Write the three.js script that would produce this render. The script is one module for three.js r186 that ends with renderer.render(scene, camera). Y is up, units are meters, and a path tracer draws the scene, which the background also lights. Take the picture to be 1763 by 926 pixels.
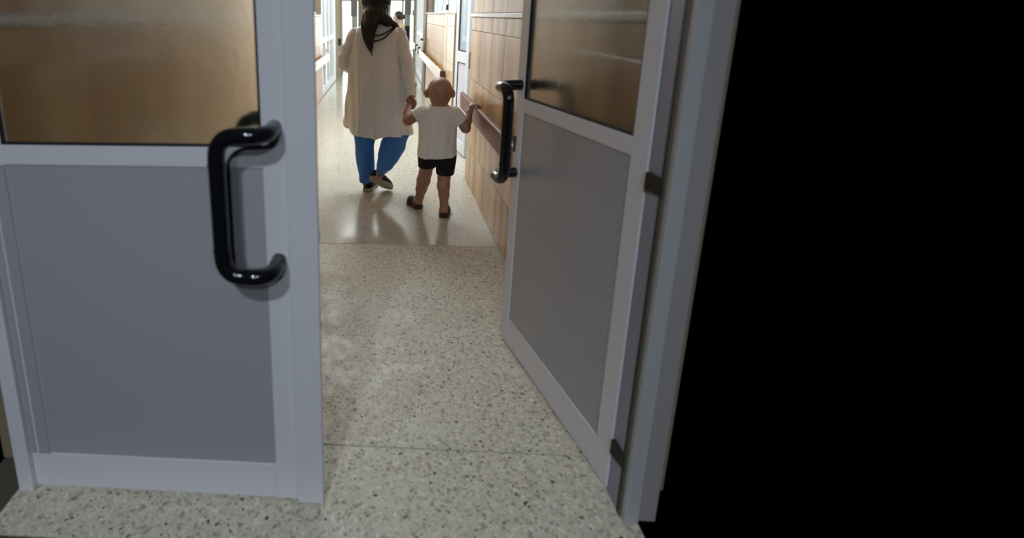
import * as THREE from 'three';
import { RoundedBoxGeometry } from 'three/addons/geometries/RoundedBoxGeometry.js';
import { mergeGeometries } from 'three/addons/utils/BufferGeometryUtils.js';
import { RectAreaLightUniformsLib } from 'three/addons/lights/RectAreaLightUniformsLib.js';

RectAreaLightUniformsLib.init();
const scene = new THREE.Scene();
scene.background = new THREE.Color(0, 0, 0);
const renderer = new THREE.WebGLRenderer();
renderer.toneMapping = THREE.LinearToneMapping;
renderer.toneMappingExposure = 1.0;
renderer.shadowMap.enabled = true;

// ---------------------------------------------------------------- camera: 28 mm view, pitched down, lens shifted because the picture is off-centre in the frame
const EYE = 1.42;
const camera = new THREE.PerspectiveCamera(2 * Math.atan(673 / 933.8) * 180 / Math.PI, 1763 / 926, 0.05, 80);
{
  const pitch = 0.2393, yaw = -0.0684, roll = -0.00588;
  const fw = new THREE.Vector3(Math.sin(yaw) * Math.cos(pitch), -Math.sin(pitch), -Math.cos(yaw) * Math.cos(pitch));
  const rt = new THREE.Vector3(Math.cos(yaw), 0, Math.sin(yaw));
  const up = new THREE.Vector3().crossVectors(rt, fw);
  const r2 = rt.clone().multiplyScalar(Math.cos(roll)).addScaledVector(up, Math.sin(roll));
  const u2 = up.clone().multiplyScalar(Math.cos(roll)).addScaledVector(rt, -Math.sin(roll));
  camera.quaternion.setFromRotationMatrix(new THREE.Matrix4().makeBasis(r2, u2, fw.clone().negate()));
  camera.position.set(0, EYE, 0);
  const fullH = 1346, fullW = fullH * 1763 / 926;
  camera.setViewOffset(fullW, fullH, fullW / 2 - 600, 420, 1763, 926);
  camera.focus = 4.0;
  camera.userData.fStop = 1.15;
}
scene.add(camera);

// ---------------------------------------------------------------- daylight and lamps (strengths; each light stands just in front of its own glowing pane or diffuser)
const DAY = new THREE.Color(0.88, 0.97, 1.0), WARMDAY = new THREE.Color(1.0, 0.97, 0.88), COOL = new THREE.Color(0.80, 0.90, 1.0);
const L_END = 2.6, L_COURT = 1.8, L_RIGHT = 0.9, L_LAMP = 235, L_SIDE = 1.5, L_CORR = 14, L_LEFT = 4, L_ROOM = 1.6;
function area(name, w, h, color, intensity, pos, target) {
  const l = new THREE.RectAreaLight(color, intensity, w, h);
  l.name = name; l.position.set(...pos); l.lookAt(...target); l.castShadow = true; scene.add(l);
  return l;
}

// ---------------------------------------------------------------- helpers
function rng(seed) { let a = seed >>> 0; return () => { a = (a + 0x6D2B79F5) | 0; let t = Math.imul(a ^ (a >>> 15), 1 | a); t = (t + Math.imul(t ^ (t >>> 7), 61 | t)) ^ t; return ((t ^ (t >>> 14)) >>> 0) / 4294967296; }; }
const used = {};
function numbered(n) { const k = (used[n] = (used[n] ?? -1) + 1); return k ? `${n}_${String(k).padStart(3, '0')}` : n; }
function thing(name, label, category, [x, y, z] = [0, 0, 0], group) {
  const o = new THREE.Group(); o.name = numbered(name); o.position.set(x, y, z); scene.add(o);
  o.userData = { label, category }; if (group) o.userData.group = group;
  return o;
}
function structure(name, label, category, base = [0, 0, 0]) {
  const o = thing(name, label, category, base); o.userData.kind = 'structure'; return o;
}
// adds a mesh whose geometry is given in world metres
const _v = new THREE.Vector3();
function part(parent, name, geo, mat, label) {
  parent.updateWorldMatrix(true, false);
  const inv = new THREE.Matrix4().copy(parent.matrixWorld).invert();
  geo.applyMatrix4(inv);
  const m = new THREE.Mesh(geo, mat); m.name = name; m.castShadow = m.receiveShadow = true;
  if (label) m.userData.label = label;
  parent.add(m); return m;
}
// adds a mesh whose geometry is in the parent's own axes
function own(parent, name, geo, mat, label) {
  const m = new THREE.Mesh(geo, mat); m.name = name; m.castShadow = m.receiveShadow = true;
  if (label) m.userData.label = label;
  parent.add(m); return m;
}
function metricUV(g) {       // box projection in metres
  const p = g.attributes.position, n = g.attributes.normal, uv = new Float32Array(p.count * 2);
  for (let i = 0; i < p.count; i++) {
    const ax = Math.abs(n.getX(i)), ay = Math.abs(n.getY(i)), az = Math.abs(n.getZ(i));
    if (ay >= ax && ay >= az) { uv[2 * i] = p.getX(i); uv[2 * i + 1] = p.getZ(i); }
    else if (ax >= az) { uv[2 * i] = p.getZ(i); uv[2 * i + 1] = p.getY(i); }
    else { uv[2 * i] = p.getX(i); uv[2 * i + 1] = p.getY(i); }
  }
  g.setAttribute('uv', new THREE.BufferAttribute(uv, 2)); return g;
}
function box(x0, x1, y0, y1, z0, z1) {
  const g = new THREE.BoxGeometry(Math.abs(x1 - x0), Math.abs(y1 - y0), Math.abs(z1 - z0));
  g.translate((x0 + x1) / 2, (y0 + y1) / 2, (z0 + z1) / 2); return metricUV(g);
}
function rbox(x0, x1, y0, y1, z0, z1, r = 0.003) {
  const w = Math.abs(x1 - x0), h = Math.abs(y1 - y0), d = Math.abs(z1 - z0);
  const g = new RoundedBoxGeometry(w, h, d, 2, Math.min(r, w / 2.2, h / 2.2, d / 2.2));
  g.translate((x0 + x1) / 2, (y0 + y1) / 2, (z0 + z1) / 2); return metricUV(g);
}
const V = (x, y, z) => new THREE.Vector3(x, y, z);

// value noise
function lattice(seed, n) { const r = rng(seed), a = new Float32Array(n * n); for (let i = 0; i < n * n; i++) a[i] = r(); return a; }
function vnoise(lat, n, x, y) {
  const xi = Math.floor(x), yi = Math.floor(y), fx = x - xi, fy = y - yi, sx = fx * fx * (3 - 2 * fx), sy = fy * fy * (3 - 2 * fy);
  const g = (i, j) => lat[(((yi + j) % n + n) % n) * n + ((xi + i) % n + n) % n];
  return (g(0, 0) * (1 - sx) + g(1, 0) * sx) * (1 - sy) + (g(0, 1) * (1 - sx) + g(1, 1) * sx) * sy;
}
const L32 = lattice(7, 32), L64 = lattice(11, 64);
function tex(w, h, fn, srgb = true) {
  const d = new Uint8Array(w * h * 4);
  for (let y = 0; y < h; y++) for (let x = 0; x < w; x++) {
    const c = fn(x / w, y / h, x, y), k = (y * w + x) * 4;
    for (let i = 0; i < 3; i++) d[k + i] = Math.max(0, Math.min(255, Math.round(255 * (Array.isArray(c) ? c[i] : c))));
    d[k + 3] = 255;
  }
  const t = new THREE.DataTexture(d, w, h); t.wrapS = t.wrapT = THREE.RepeatWrapping;
  t.magFilter = THREE.LinearFilter; t.minFilter = THREE.LinearMipmapLinearFilter; t.generateMipmaps = true;
  if (srgb) t.colorSpace = THREE.SRGBColorSpace; t.needsUpdate = true; return t;
}
const std = (color, roughness = 0.6, extra = {}) => new THREE.MeshPhysicalMaterial({ color: color instanceof THREE.Color ? color : new THREE.Color().setRGB(...color), roughness, ...extra });
const mixc = (a, b, t) => a.map((v, i) => v + (b[i] - v) * t);

// ---------------------------------------------------------------- materials
const M = {};
M.frame = std([0.70, 0.69, 0.73], 0.34);
M.jambPaint = std([0.42, 0.42, 0.43], 0.4);
M.jambBlue = std([0.26, 0.27, 0.36], 0.45);
M.panel = std([0.38, 0.38, 0.41], 0.32);
M.blackTube = std([0.008, 0.008, 0.010], 0.08);
M.blackRubber = std([0.006, 0.006, 0.007], 0.6);
M.oliveSeal = std([0.10, 0.10, 0.08], 0.6);
M.darkMetal = std([0.035, 0.03, 0.028], 0.4, { metalness: 0.4 });
const ripple = tex(512, 512, (u, v) => 0.6 * vnoise(L32, 32, u * 32, v * 32) + 0.4 * vnoise(L64, 64, u * 64, v * 64), false);
ripple.repeat.set(2.4, 2.4);
M.glass = std([0.69, 0.72, 0.71], 0.2, { transmission: 1, thickness: 0.006, ior: 1.45, bumpMap: ripple, bumpScale: 0.0004 });
M.plaster = std([0.78, 0.75, 0.68], 0.85);
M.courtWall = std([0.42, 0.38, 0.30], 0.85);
M.ceiling = std([0.82, 0.81, 0.78], 0.9);
M.grout = std([0.26, 0.20, 0.13], 0.8);
M.pierPaint = std([0.32, 0.29, 0.29], 0.7);
M.whiteTrim = std([0.80, 0.80, 0.80], 0.3);
M.blueAlu = std([0.55, 0.63, 0.70], 0.35);
M.whiteAlu = std([0.74, 0.78, 0.84], 0.3);
M.lilac = std([0.66, 0.66, 0.80], 0.35);
M.brownPillar = std([0.16, 0.10, 0.055], 0.5);
M.olivePillar = std([0.34, 0.32, 0.22], 0.6);
M.greyPaint = std([0.42, 0.42, 0.44], 0.6);
M.windowReveal = std([0.20, 0.14, 0.09], 0.7);
M.darkPane = std([0.03, 0.04, 0.05], 0.08);
M.clearPane = std([0.97, 0.99, 0.98], 0.02, { transmission: 1, thickness: 0, ior: 1.45 });
M.capRed = std([0.075, 0.008, 0.010], 0.4);
M.redBox = std([0.42, 0.02, 0.03], 0.4);
M.glowEnd = new THREE.MeshStandardMaterial({ color: 0x000000, roughness: 1, emissive: new THREE.Color(0.95, 1.0, 0.98), emissiveIntensity: 2.0 });
M.glowRight = new THREE.MeshStandardMaterial({ color: 0x000000, roughness: 1, emissive: new THREE.Color(1.0, 0.97, 0.88), emissiveIntensity: 1.6 });
M.glowPanel = new THREE.MeshStandardMaterial({ color: 0x000000, roughness: 1, emissive: new THREE.Color(0.93, 1.0, 0.98), emissiveIntensity: 2 });
M.glowLamp = new THREE.MeshStandardMaterial({ color: 0x000000, roughness: 1, emissive: new THREE.Color(0.8, 0.9, 1.0), emissiveIntensity: 12 });

// glazed tiles with long vertical streaks
function streakTile(seed, light, dark) {
  const r = rng(seed), n = 24, col = []; for (let i = 0; i < n; i++) col.push(r());
  const lat = lattice(seed + 3, 32);
  return tex(128, 128, (u, v) => {
    const x = u * 4.2 + 0.35 * vnoise(lat, 32, u * 4, v * 2 + 9), i = Math.floor(x), f = x - i, s = f * f * (3 - 2 * f);
    let t = col[i % n] * (1 - s) + col[(i + 1) % n] * s;
    t = 0.80 * t + 0.20 * vnoise(lat, 32, u * 14, v * 1.6);
    t += 0.10 * (vnoise(lat, 32, u * 8, v * 8) - 0.5);
    return mixc(dark, light, Math.max(0, Math.min(1, t)));
  });
}
const tileMats = [0, 1, 2, 3, 4, 5].map(i => new THREE.MeshPhysicalMaterial({
  map: streakTile(40 + i * 13, [[.86, .71, .50], [.84, .70, .50], [.88, .74, .55], [.82, .66, .45], [.86, .69, .47], [.85, .73, .55]][i], [[.65, .46, .26], [.63, .45, .27], [.69, .51, .32], [.58, .41, .23], [.61, .41, .22], [.66, .50, .32]][i]),
  roughness: 0.3 }));
const paleTile = new THREE.MeshPhysicalMaterial({ map: streakTile(301, [.90, .82, .70], [.78, .68, .54]), roughness: 0.25 });

// terrazzo
function terrazzo(seed, base, chips, nChips, size, dark, nDark) {
  const r = rng(seed), W = 1024, px = new Float32Array(W * W * 3), lat = lattice(seed + 1, 64);
  for (let y = 0; y < W; y++) for (let x = 0; x < W; x++) {
    const n = 0.93 + 0.10 * vnoise(lat, 64, x / 16, y / 16) + 0.05 * vnoise(lat, 64, x / 4, y / 4);
    for (let i = 0; i < 3; i++) px[(y * W + x) * 3 + i] = base[i] * n;
  }
  function blob(cx, cy, rx, c, amt) {
    const a = r() * 6.28, e = 0.45 + 0.5 * r(), k = Math.ceil(rx * 1.4), ph = r() * 6.28;
    for (let dy = -k; dy <= k; dy++) for (let dx = -k; dx <= k; dx++) {
      const u = dx * Math.cos(a) + dy * Math.sin(a), v = (-dx * Math.sin(a) + dy * Math.cos(a)) / e;
      const w = 1 + 0.22 * Math.sin(3 * Math.atan2(v, u) + ph);
      if (u * u + v * v > rx * rx * w * w) continue;
      const q = (((cy + dy) % W + W) % W * W + ((cx + dx) % W + W) % W) * 3;
      for (let i = 0; i < 3; i++) px[q + i] += (c[i] - px[q + i]) * amt;
    }
  }
  for (let i = 0; i < nChips; i++) blob(Math.floor(r() * W), Math.floor(r() * W), 1.2 + r() * r() * size, chips[Math.floor(r() * chips.length)], 0.35 + 0.5 * r());
  for (let i = 0; i < nDark; i++) blob(Math.floor(r() * W), Math.floor(r() * W), 1.4 + r() * r() * 6.5, dark[Math.floor(r() * dark.length)], 0.6 + 0.4 * r());
  return tex(W, W, (u, v, x, y) => { const q = (y * W + x) * 3; return [px[q], px[q + 1], px[q + 2]]; });
}
const terFine = terrazzo(5, [.755, .735, .685], [[.84, .82, .78], [.68, .64, .56], [.80, .76, .68], [.66, .64, .60]], 9000, 7, [[.28, .24, .20], [.35, .28, .20], [.20, .19, .18]], 620);
const terCoarse = terrazzo(6, [.80, .775, .71], [[.93, .91, .86], [.62, .57, .48], [.88, .84, .75], [.56, .53, .48], [.84, .82, .78]], 16000, 9, [[.22, .20, .17], [.30, .25, .19]], 900);
const floorSmudge = tex(256, 256, (u, v) => 0.55 + 0.3 * vnoise(L32, 32, u * 8, v * 8) + 0.25 * vnoise(L64, 64, u * 40, v * 40), false);
M.floorPolished = new THREE.MeshPhysicalMaterial({ map: terFine, roughness: 0.22, roughnessMap: floorSmudge });
M.floorWorn = new THREE.MeshPhysicalMaterial({ map: terCoarse, roughness: 0.6, roughnessMap: floorSmudge });
M.floorBed = std([0.10, 0.085, 0.065], 0.8);

const weave = tex(256, 256, (u, v) => 0.5 + 0.25 * Math.sin(u * 402) * Math.sin(v * 402) + 0.25 * vnoise(L64, 64, u * 64, v * 64), false);
weave.repeat.set(6, 6);
const fabric = (c, extra = {}) => std(c, 0.92, { bumpMap: weave, bumpScale: 0.0006, sheen: 0.25, sheenRoughness: 0.6, ...extra });
M.coat = fabric([0.82, 0.82, 0.82]);
M.shirt = fabric([0.82, 0.80, 0.77]);
M.blueCotton = fabric([0.055, 0.20, 0.55]);
M.blackCotton = fabric([0.007, 0.007, 0.009], { sheen: 0 });
M.skinAdult = std([0.24, 0.115, 0.070], 0.55);
M.skinChild = std([0.37, 0.20, 0.135], 0.45);
M.skinFar = std([0.62, 0.40, 0.32], 0.6);
M.hair = std([0.013, 0.009, 0.008], 0.55);
M.hairTip = std([0.030, 0.014, 0.009], 0.55);
M.cap = fabric([0.016, 0.021, 0.026], { sheen: 0 });
M.capBand = std([0.05, 0.07, 0.085], 0.5);
M.shoeUpper = fabric([0.014, 0.008, 0.009], { sheen: 0 });
M.shoeSole = std([0.36, 0.32, 0.22], 0.7);
M.sock = fabric([0.42, 0.30, 0.30]);
M.lace = fabric([0.06, 0.06, 0.06]);
M.slipperBlack = std([0.014, 0.014, 0.016], 0.45);
M.slipperRed = std([0.30, 0.02, 0.03], 0.5);

// ---------------------------------------------------------------- soft-body mesher (surface nets over a distance field)
function nets(sdf, lo, hi, h) {
  const nx = Math.ceil((hi[0] - lo[0]) / h) + 1, ny = Math.ceil((hi[1] - lo[1]) / h) + 1, nz = Math.ceil((hi[2] - lo[2]) / h) + 1;
  const f = new Float32Array(nx * ny * nz), id = (i, j, k) => (k * ny + j) * nx + i;
  for (let k = 0; k < nz; k++) for (let j = 0; j < ny; j++) for (let i = 0; i < nx; i++) f[id(i, j, k)] = sdf(lo[0] + i * h, lo[1] + j * h, lo[2] + k * h);
  const cell = new Int32Array(nx * ny * nz).fill(-1), pos = [], idx = [];
  const C = []; for (let c = 0; c < 8; c++) C.push([c & 1, (c >> 1) & 1, c >> 2]);
  const E = []; for (let a = 0; a < 8; a++) for (let b = a + 1; b < 8; b++) { const d = a ^ b; if (d === 1 || d === 2 || d === 4) E.push([a, b]); }
  for (let k = 0; k < nz - 1; k++) for (let j = 0; j < ny - 1; j++) for (let i = 0; i < nx - 1; i++) {
    const v = C.map(c => f[id(i + c[0], j + c[1], k + c[2])]); let m = 0; for (let c = 0; c < 8; c++) if (v[c] < 0) m++;
    if (m === 0 || m === 8) continue;
    let x = 0, y = 0, z = 0, n = 0;
    for (const [a, b] of E) if ((v[a] < 0) !== (v[b] < 0)) { const t = v[a] / (v[a] - v[b]); x += C[a][0] + t * (C[b][0] - C[a][0]); y += C[a][1] + t * (C[b][1] - C[a][1]); z += C[a][2] + t * (C[b][2] - C[a][2]); n++; }
    cell[id(i, j, k)] = pos.length / 3; pos.push(lo[0] + (i + x / n) * h, lo[1] + (j + y / n) * h, lo[2] + (k + z / n) * h);
  }
  const quad = (a, b, c, d, flip) => { if (a < 0 || b < 0 || c < 0 || d < 0) return; flip ? idx.push(a, c, b, a, d, c) : idx.push(a, b, c, a, c, d); };
  for (let k = 1; k < nz - 1; k++) for (let j = 1; j < ny - 1; j++) for (let i = 1; i < nx - 1; i++) {
    const s = f[id(i, j, k)] < 0;
    if (s !== f[id(i + 1, j, k)] < 0) quad(cell[id(i, j - 1, k - 1)], cell[id(i, j, k - 1)], cell[id(i, j, k)], cell[id(i, j - 1, k)], !s);
    if (s !== f[id(i, j + 1, k)] < 0) quad(cell[id(i - 1, j, k - 1)], cell[id(i - 1, j, k)], cell[id(i, j, k)], cell[id(i, j, k - 1)], !s);
    if (s !== f[id(i, j, k + 1)] < 0) quad(cell[id(i - 1, j - 1, k)], cell[id(i, j - 1, k)], cell[id(i, j, k)], cell[id(i - 1, j, k)], !s);
  }
  const g = new THREE.BufferGeometry(), N = new Float32Array(pos.length), uv = new Float32Array(pos.length / 3 * 2), e = h * 0.6;
  for (let q = 0; q < pos.length; q += 3) {
    const [x, y, z] = [pos[q], pos[q + 1], pos[q + 2]];
    let a = sdf(x + e, y, z) - sdf(x - e, y, z), b = sdf(x, y + e, z) - sdf(x, y - e, z), c = sdf(x, y, z + e) - sdf(x, y, z - e);
    const l = Math.hypot(a, b, c) || 1; N[q] = a / l; N[q + 1] = b / l; N[q + 2] = c / l;
    uv[q / 3 * 2] = x + 0.35 * z; uv[q / 3 * 2 + 1] = y + 0.35 * z;
  }
  g.setAttribute('position', new THREE.Float32BufferAttribute(pos, 3)); g.setAttribute('normal', new THREE.BufferAttribute(N, 3)); g.setAttribute('uv', new THREE.BufferAttribute(uv, 2)); g.setIndex(idx);
  return g;
}
function cap(a, b, ra, rb) {   // tapered capsule
  const dx = b[0] - a[0], dy = b[1] - a[1], dz = b[2] - a[2], L = dx * dx + dy * dy + dz * dz || 1e-9;
  return (x, y, z) => { let t = ((x - a[0]) * dx + (y - a[1]) * dy + (z - a[2]) * dz) / L; t = t < 0 ? 0 : t > 1 ? 1 : t; return Math.hypot(x - a[0] - t * dx, y - a[1] - t * dy, z - a[2] - t * dz) - ra - (rb - ra) * t; };
}
function chain(pts) { const c = []; for (let i = 0; i + 1 < pts.length; i++) c.push(cap(pts[i], pts[i + 1], pts[i][3], pts[i + 1][3])); return c; }   // points [x,y,z,r]
function ell(c, r) { const m = Math.min(...r); return (x, y, z) => { const q = Math.hypot((x - c[0]) / r[0], (y - c[1]) / r[1], (z - c[2]) / r[2]); return (q - 1) * (q > 1 ? m : m) ; }; }
const smin = (a, b, k) => { const h = Math.max(k - Math.abs(a - b), 0) / k; return Math.min(a, b) - h * h * k / 4; };
const blend = (list, k) => (x, y, z) => { let d = list[0](x, y, z); for (let i = 1; i < list.length; i++) d = smin(d, list[i](x, y, z), k); return d; };
// stacked elliptical sections [y, cx, cz, halfWidth, halfDepth]
function sections(rows, power = 2.3) {
  rows = [...rows].sort((a, b) => a[0] - b[0]);
  return (x, y, z) => {
    let i = 0; while (i < rows.length - 2 && y > rows[i + 1][0]) i++;
    const A = rows[i], B = rows[i + 1]; let t = (y - A[0]) / (B[0] - A[0]); t = t < 0 ? 0 : t > 1 ? 1 : t; const s = t * t * (3 - 2 * t), m = k => A[k] + (B[k] - A[k]) * (0.5 * s + 0.5 * t);
    const cx = m(1), cz = m(2), a = m(3), b = m(4);
    const q = Math.pow(Math.pow(Math.abs(x - cx) / a, power) + Math.pow(Math.abs(z - cz) / b, power), 1 / power);
    return Math.max((q - 1) * Math.min(a, b), y - rows[rows.length - 1][0], rows[0][0] - y);
  };
}
function hand(c) {   // c: wrist, palm end, finger chains; a grid of its own at 3 mm
  const prims = [...chain(c.palm)], f = blend(prims, 0.012);
  const fingers = c.fingers.map(p => chain(p));
  const all = (x, y, z) => { let d = f(x, y, z); for (const ch of fingers) { let e = 1e9; for (const k of ch) e = Math.min(e, k(x, y, z)); d = smin(d, e, 0.004); } return d; };
  let lo = [1e9, 1e9, 1e9], hi = [-1e9, -1e9, -1e9];
  for (const p of [...c.palm, ...c.fingers.flat()]) for (let i = 0; i < 3; i++) { lo[i] = Math.min(lo[i], p[i] - p[3] - 0.008); hi[i] = Math.max(hi[i], p[i] + p[3] + 0.008); }
  return nets(all, lo, hi, 0.003);
}

// ================================================================ THE SETTING
// floor: terrazzo slabs over a dark bed, joints across the corridor
{
  const fl = structure('floor', 'cream terrazzo floor laid in wide slabs along the corridor', 'floor');
  part(fl, 'floor_bed', box(-1.25, 0.735, -0.12, -0.006, -14.2, -1.16), M.floorBed);
  part(fl, 'floor_bed', box(-3.6, 2.6, -0.12, -0.006, -22.2, -14.2), M.floorBed);
  const zs = [-1.16, -1.545, -3.215, -4.885, -6.555, -8.225, -9.895, -11.565, -13.235, -14.2];
  for (let i = 0; i + 1 < zs.length; i++) part(fl, numberedPart('slab', i), rbox(-1.12, 0.735, -0.03, 0, zs[i + 1] + 0.0025, zs[i] - 0.0025, 0.0012), i < 2 ? M.floorWorn : M.floorPolished);
  part(fl, 'slab_020', box(0.735, 1.3, -0.03, -0.001, -6.2, -4.68), M.floorPolished);
  for (let i = 0; i < 5; i++) part(fl, numberedPart('slab', 10 + i), rbox(-3.6, 2.6, -0.03, 0, -14.2025 - (i + 1) * 1.6 + 0.005, -14.2025 - i * 1.6, 0.0012), M.floorPolished);
}
function numberedPart(n, i) { return i ? `${n}_${String(i).padStart(3, '0')}` : n; }

// tiles: pillow-edged plates on a wall that faces +x (dir 1) or -x (dir -1)
const tileGeo = {};
function tileShape(w, h) {
  const key = w.toFixed(3) + '_' + h.toFixed(3); if (tileGeo[key]) return tileGeo[key];
  const b = 0.0022, d = 0.007, P = [[-w / 2, -h / 2, 0], [w / 2, -h / 2, 0], [w / 2, h / 2, 0], [-w / 2, h / 2, 0], [-w / 2, -h / 2, d - 0.0015], [w / 2, -h / 2, d - 0.0015], [w / 2, h / 2, d - 0.0015], [-w / 2, h / 2, d - 0.0015], [-w / 2 + b, -h / 2 + b, d], [w / 2 - b, -h / 2 + b, d], [w / 2 - b, h / 2 - b, d], [-w / 2 + b, h / 2 - b, d]];
  const F = []; const q = (a, b2, c, e) => F.push(a, b2, c, a, c, e);
  q(8, 9, 10, 11); for (let i = 0; i < 4; i++) { const j = (i + 1) % 4; q(i, j, j + 4, i + 4); q(i + 4, j + 4, j + 8, i + 8); }
  const pos = [], uv = []; for (const k of F) { pos.push(...P[k]); uv.push(P[k][0] / w + 0.5, P[k][1] / h + 0.5); }
  const g = new THREE.BufferGeometry(); g.setAttribute('position', new THREE.Float32BufferAttribute(pos, 3)); g.setAttribute('uv', new THREE.Float32BufferAttribute(uv, 2)); g.computeVertexNormals();
  return tileGeo[key] = g;
}
const tr = rng(99);
function tiles(parent, x, dir, zs, ys, pale) {
  let n = parent.children.filter(c => c.name.startsWith('tile')).length;
  for (let i = 0; i + 1 < zs.length; i++) for (let j = 0; j + 1 < ys.length; j++) {
    const w = Math.abs(zs[i + 1] - zs[i]) - 0.0035, h = ys[j + 1] - ys[j] - 0.0035;
    const m = new THREE.Mesh(tileShape(w, h), pale ? paleTile : tileMats[Math.floor(tr() * 6)]);
    m.name = numberedPart('tile', n++); m.position.set(x - dir * 0.007 - parent.position.x, (ys[j] + ys[j + 1]) / 2 - parent.position.y, (zs[i] + zs[i + 1]) / 2 - parent.position.z);
    m.rotation.y = dir * Math.PI / 2; m.castShadow = m.receiveShadow = true; parent.add(m);
  }
}
const range = (a, b, step) => { const o = [a]; const n = Math.max(1, Math.round(Math.abs(b - a) / step)); for (let i = 1; i <= n; i++) o.push(a + (b - a) * i / n); return o; };
const LOW = [0.004, 0.325, 0.61, 0.895, 1.29, 1.395], HIGH = [1.425, 1.80, 2.18];

// right wall, near stretch
{
  const w = structure('wall_right', 'brown streaked tile wall beside the open right door leaf', 'wall');
  part(w, 'wall_core', box(0.722, 0.86, 0, 2.75, -4.69, -1.425), M.grout);
  const zs = [-4.688, -4.20, -3.785, -3.37, -2.955, -2.54, -2.125, -1.71, -1.43];
  tiles(w, 0.715, -1, zs, LOW); tiles(w, 0.715, -1, zs.map((z, i) => i === 0 ? -4.63 : z), HIGH);
  part(w, 'tile_border', rbox(0.703, 0.724, 1.396, 1.424, -4.695, -1.43, 0.006), M.whiteTrim, 'white border strip along the tiles');
}
// right wall, far stretch: pale pilaster, streaked tiles, windows above
{
  const w = structure('wall_right_far', 'streaked tile wall with windows above, beyond the side door', 'wall');
  part(w, 'wall_core', box(0.722, 0.86, 0, 1.43, -9.83, -5.87), M.grout);
  part(w, 'wall_pier', box(0.722, 0.86, 1.43, 2.75, -6.58, -5.87), M.plaster);
  part(w, 'wall_header', box(0.722, 0.86, 2.45, 2.75, -9.83, -6.58), M.plaster);
  tiles(w, 0.715, -1, range(-5.875, -6.56, 0.35), [0.004, 0.325, 0.61, 0.895, 1.29, 1.42], true);
  tiles(w, 0.715, -1, range(-6.60, -9.82, 0.40), [0.004, 0.325, 0.61, 0.895, 1.27, 1.42]);
  part(w, 'corner_strip', rbox(0.700, 0.724, 0, 1.43, -6.60, -6.565, 0.004), M.whiteTrim, 'white corner strip');
  part(w, 'window_ledge', rbox(0.70, 0.86, 1.425, 1.445, -9.83, -6.58, 0.004), M.whiteTrim);
  part(w, 'wall_end', box(0.722, 0.86, 0, 2.75, -14.2, -13.9), M.plaster);
}
// left wall
{
  const w = structure('wall_left', 'streaked tile wall on the left of the corridor', 'wall');
  part(w, 'wall_core', box(-1.25, -1.107, 0, 1.43, -9.45, -1.425), M.grout);
  part(w, 'wall_upper', box(-1.25, -1.107, 1.43, 2.75, -5.9, -1.425), M.plaster);
  part(w, 'wall_header', box(-1.25, -1.107, 2.45, 2.75, -9.45, -5.9), M.plaster);
  tiles(w, -1.1, 1, range(-9.44, -1.43, 0.41), [0.004, 0.325, 0.61, 0.895, 1.275, 1.395]);
  tiles(w, -1.1, 1, range(-5.9, -1.43, 0.41), HIGH);
  part(w, 'tile_border', rbox(-1.112, -1.088, 1.396, 1.424, -9.44, -1.43, 0.006), M.whiteTrim);
  part(w, 'window_reveal', box(-1.25, -1.10, 1.43, 2.45, -9.45, -8.62), M.windowReveal, 'brown window reveal');
}
// ceiling
{
  const c = structure('ceiling', 'white plaster ceiling over the corridor', 'ceiling');
  part(c, 'ceiling_slab', box(-1.4, 1.4, 2.75, 2.9, -14.2, -1.3), M.ceiling);
  part(c, 'ceiling_slab', box(-3.8, 2.8, 2.75, 2.9, -22.4, -14.2), M.ceiling);
}
// lobby walls at the far end and the bright glazed end
{
  const w = structure('wall_back', 'far lobby walls around the bright glazed end', 'wall');
  part(w, 'wall_side', box(-3.8, -3.6, 0, 2.75, -22.4, -14.2), M.plaster);
  part(w, 'wall_side', box(2.6, 2.8, 0, 2.75, -22.4, -14.2), M.plaster);
  part(w, 'wall_return', box(-3.8, -1.107, 0, 2.75, -14.2, -14.05), M.plaster);
  part(w, 'wall_return', box(0.722, 2.8, 0, 2.75, -14.35, -14.2), M.plaster);
  part(w, 'wall_lintel', box(-3.6, 2.6, 2.35, 2.75, -22.3, -22.1), M.plaster);
  const e = structure('window_1', 'bright glazed wall closing the far end of the corridor', 'window', [0, 0, -22.1]);
  part(e, 'pane', box(-3.6, 2.6, 0.02, 2.35, -22.28, -22.24), M.glowEnd, 'glowing daylight panes');
  for (const x of [-3.5, -2.6, -1.85, -1.30, -0.45, 0.15, 0.66, 1.25, 1.9, 2.5]) part(e, 'mullion', rbox(x - 0.035, x + 0.035, 0.02, 2.35, -22.22, -22.12), M.greyPaint);
  part(e, 'transom', rbox(-3.6, 2.6, 1.93, 1.99, -22.22, -22.12), M.greyPaint);
  area('window_daylight', 6.0, 2.2, DAY, L_END, [-0.5, 1.2, -22.0], [-0.5, 1.2, 0]);
}

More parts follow.
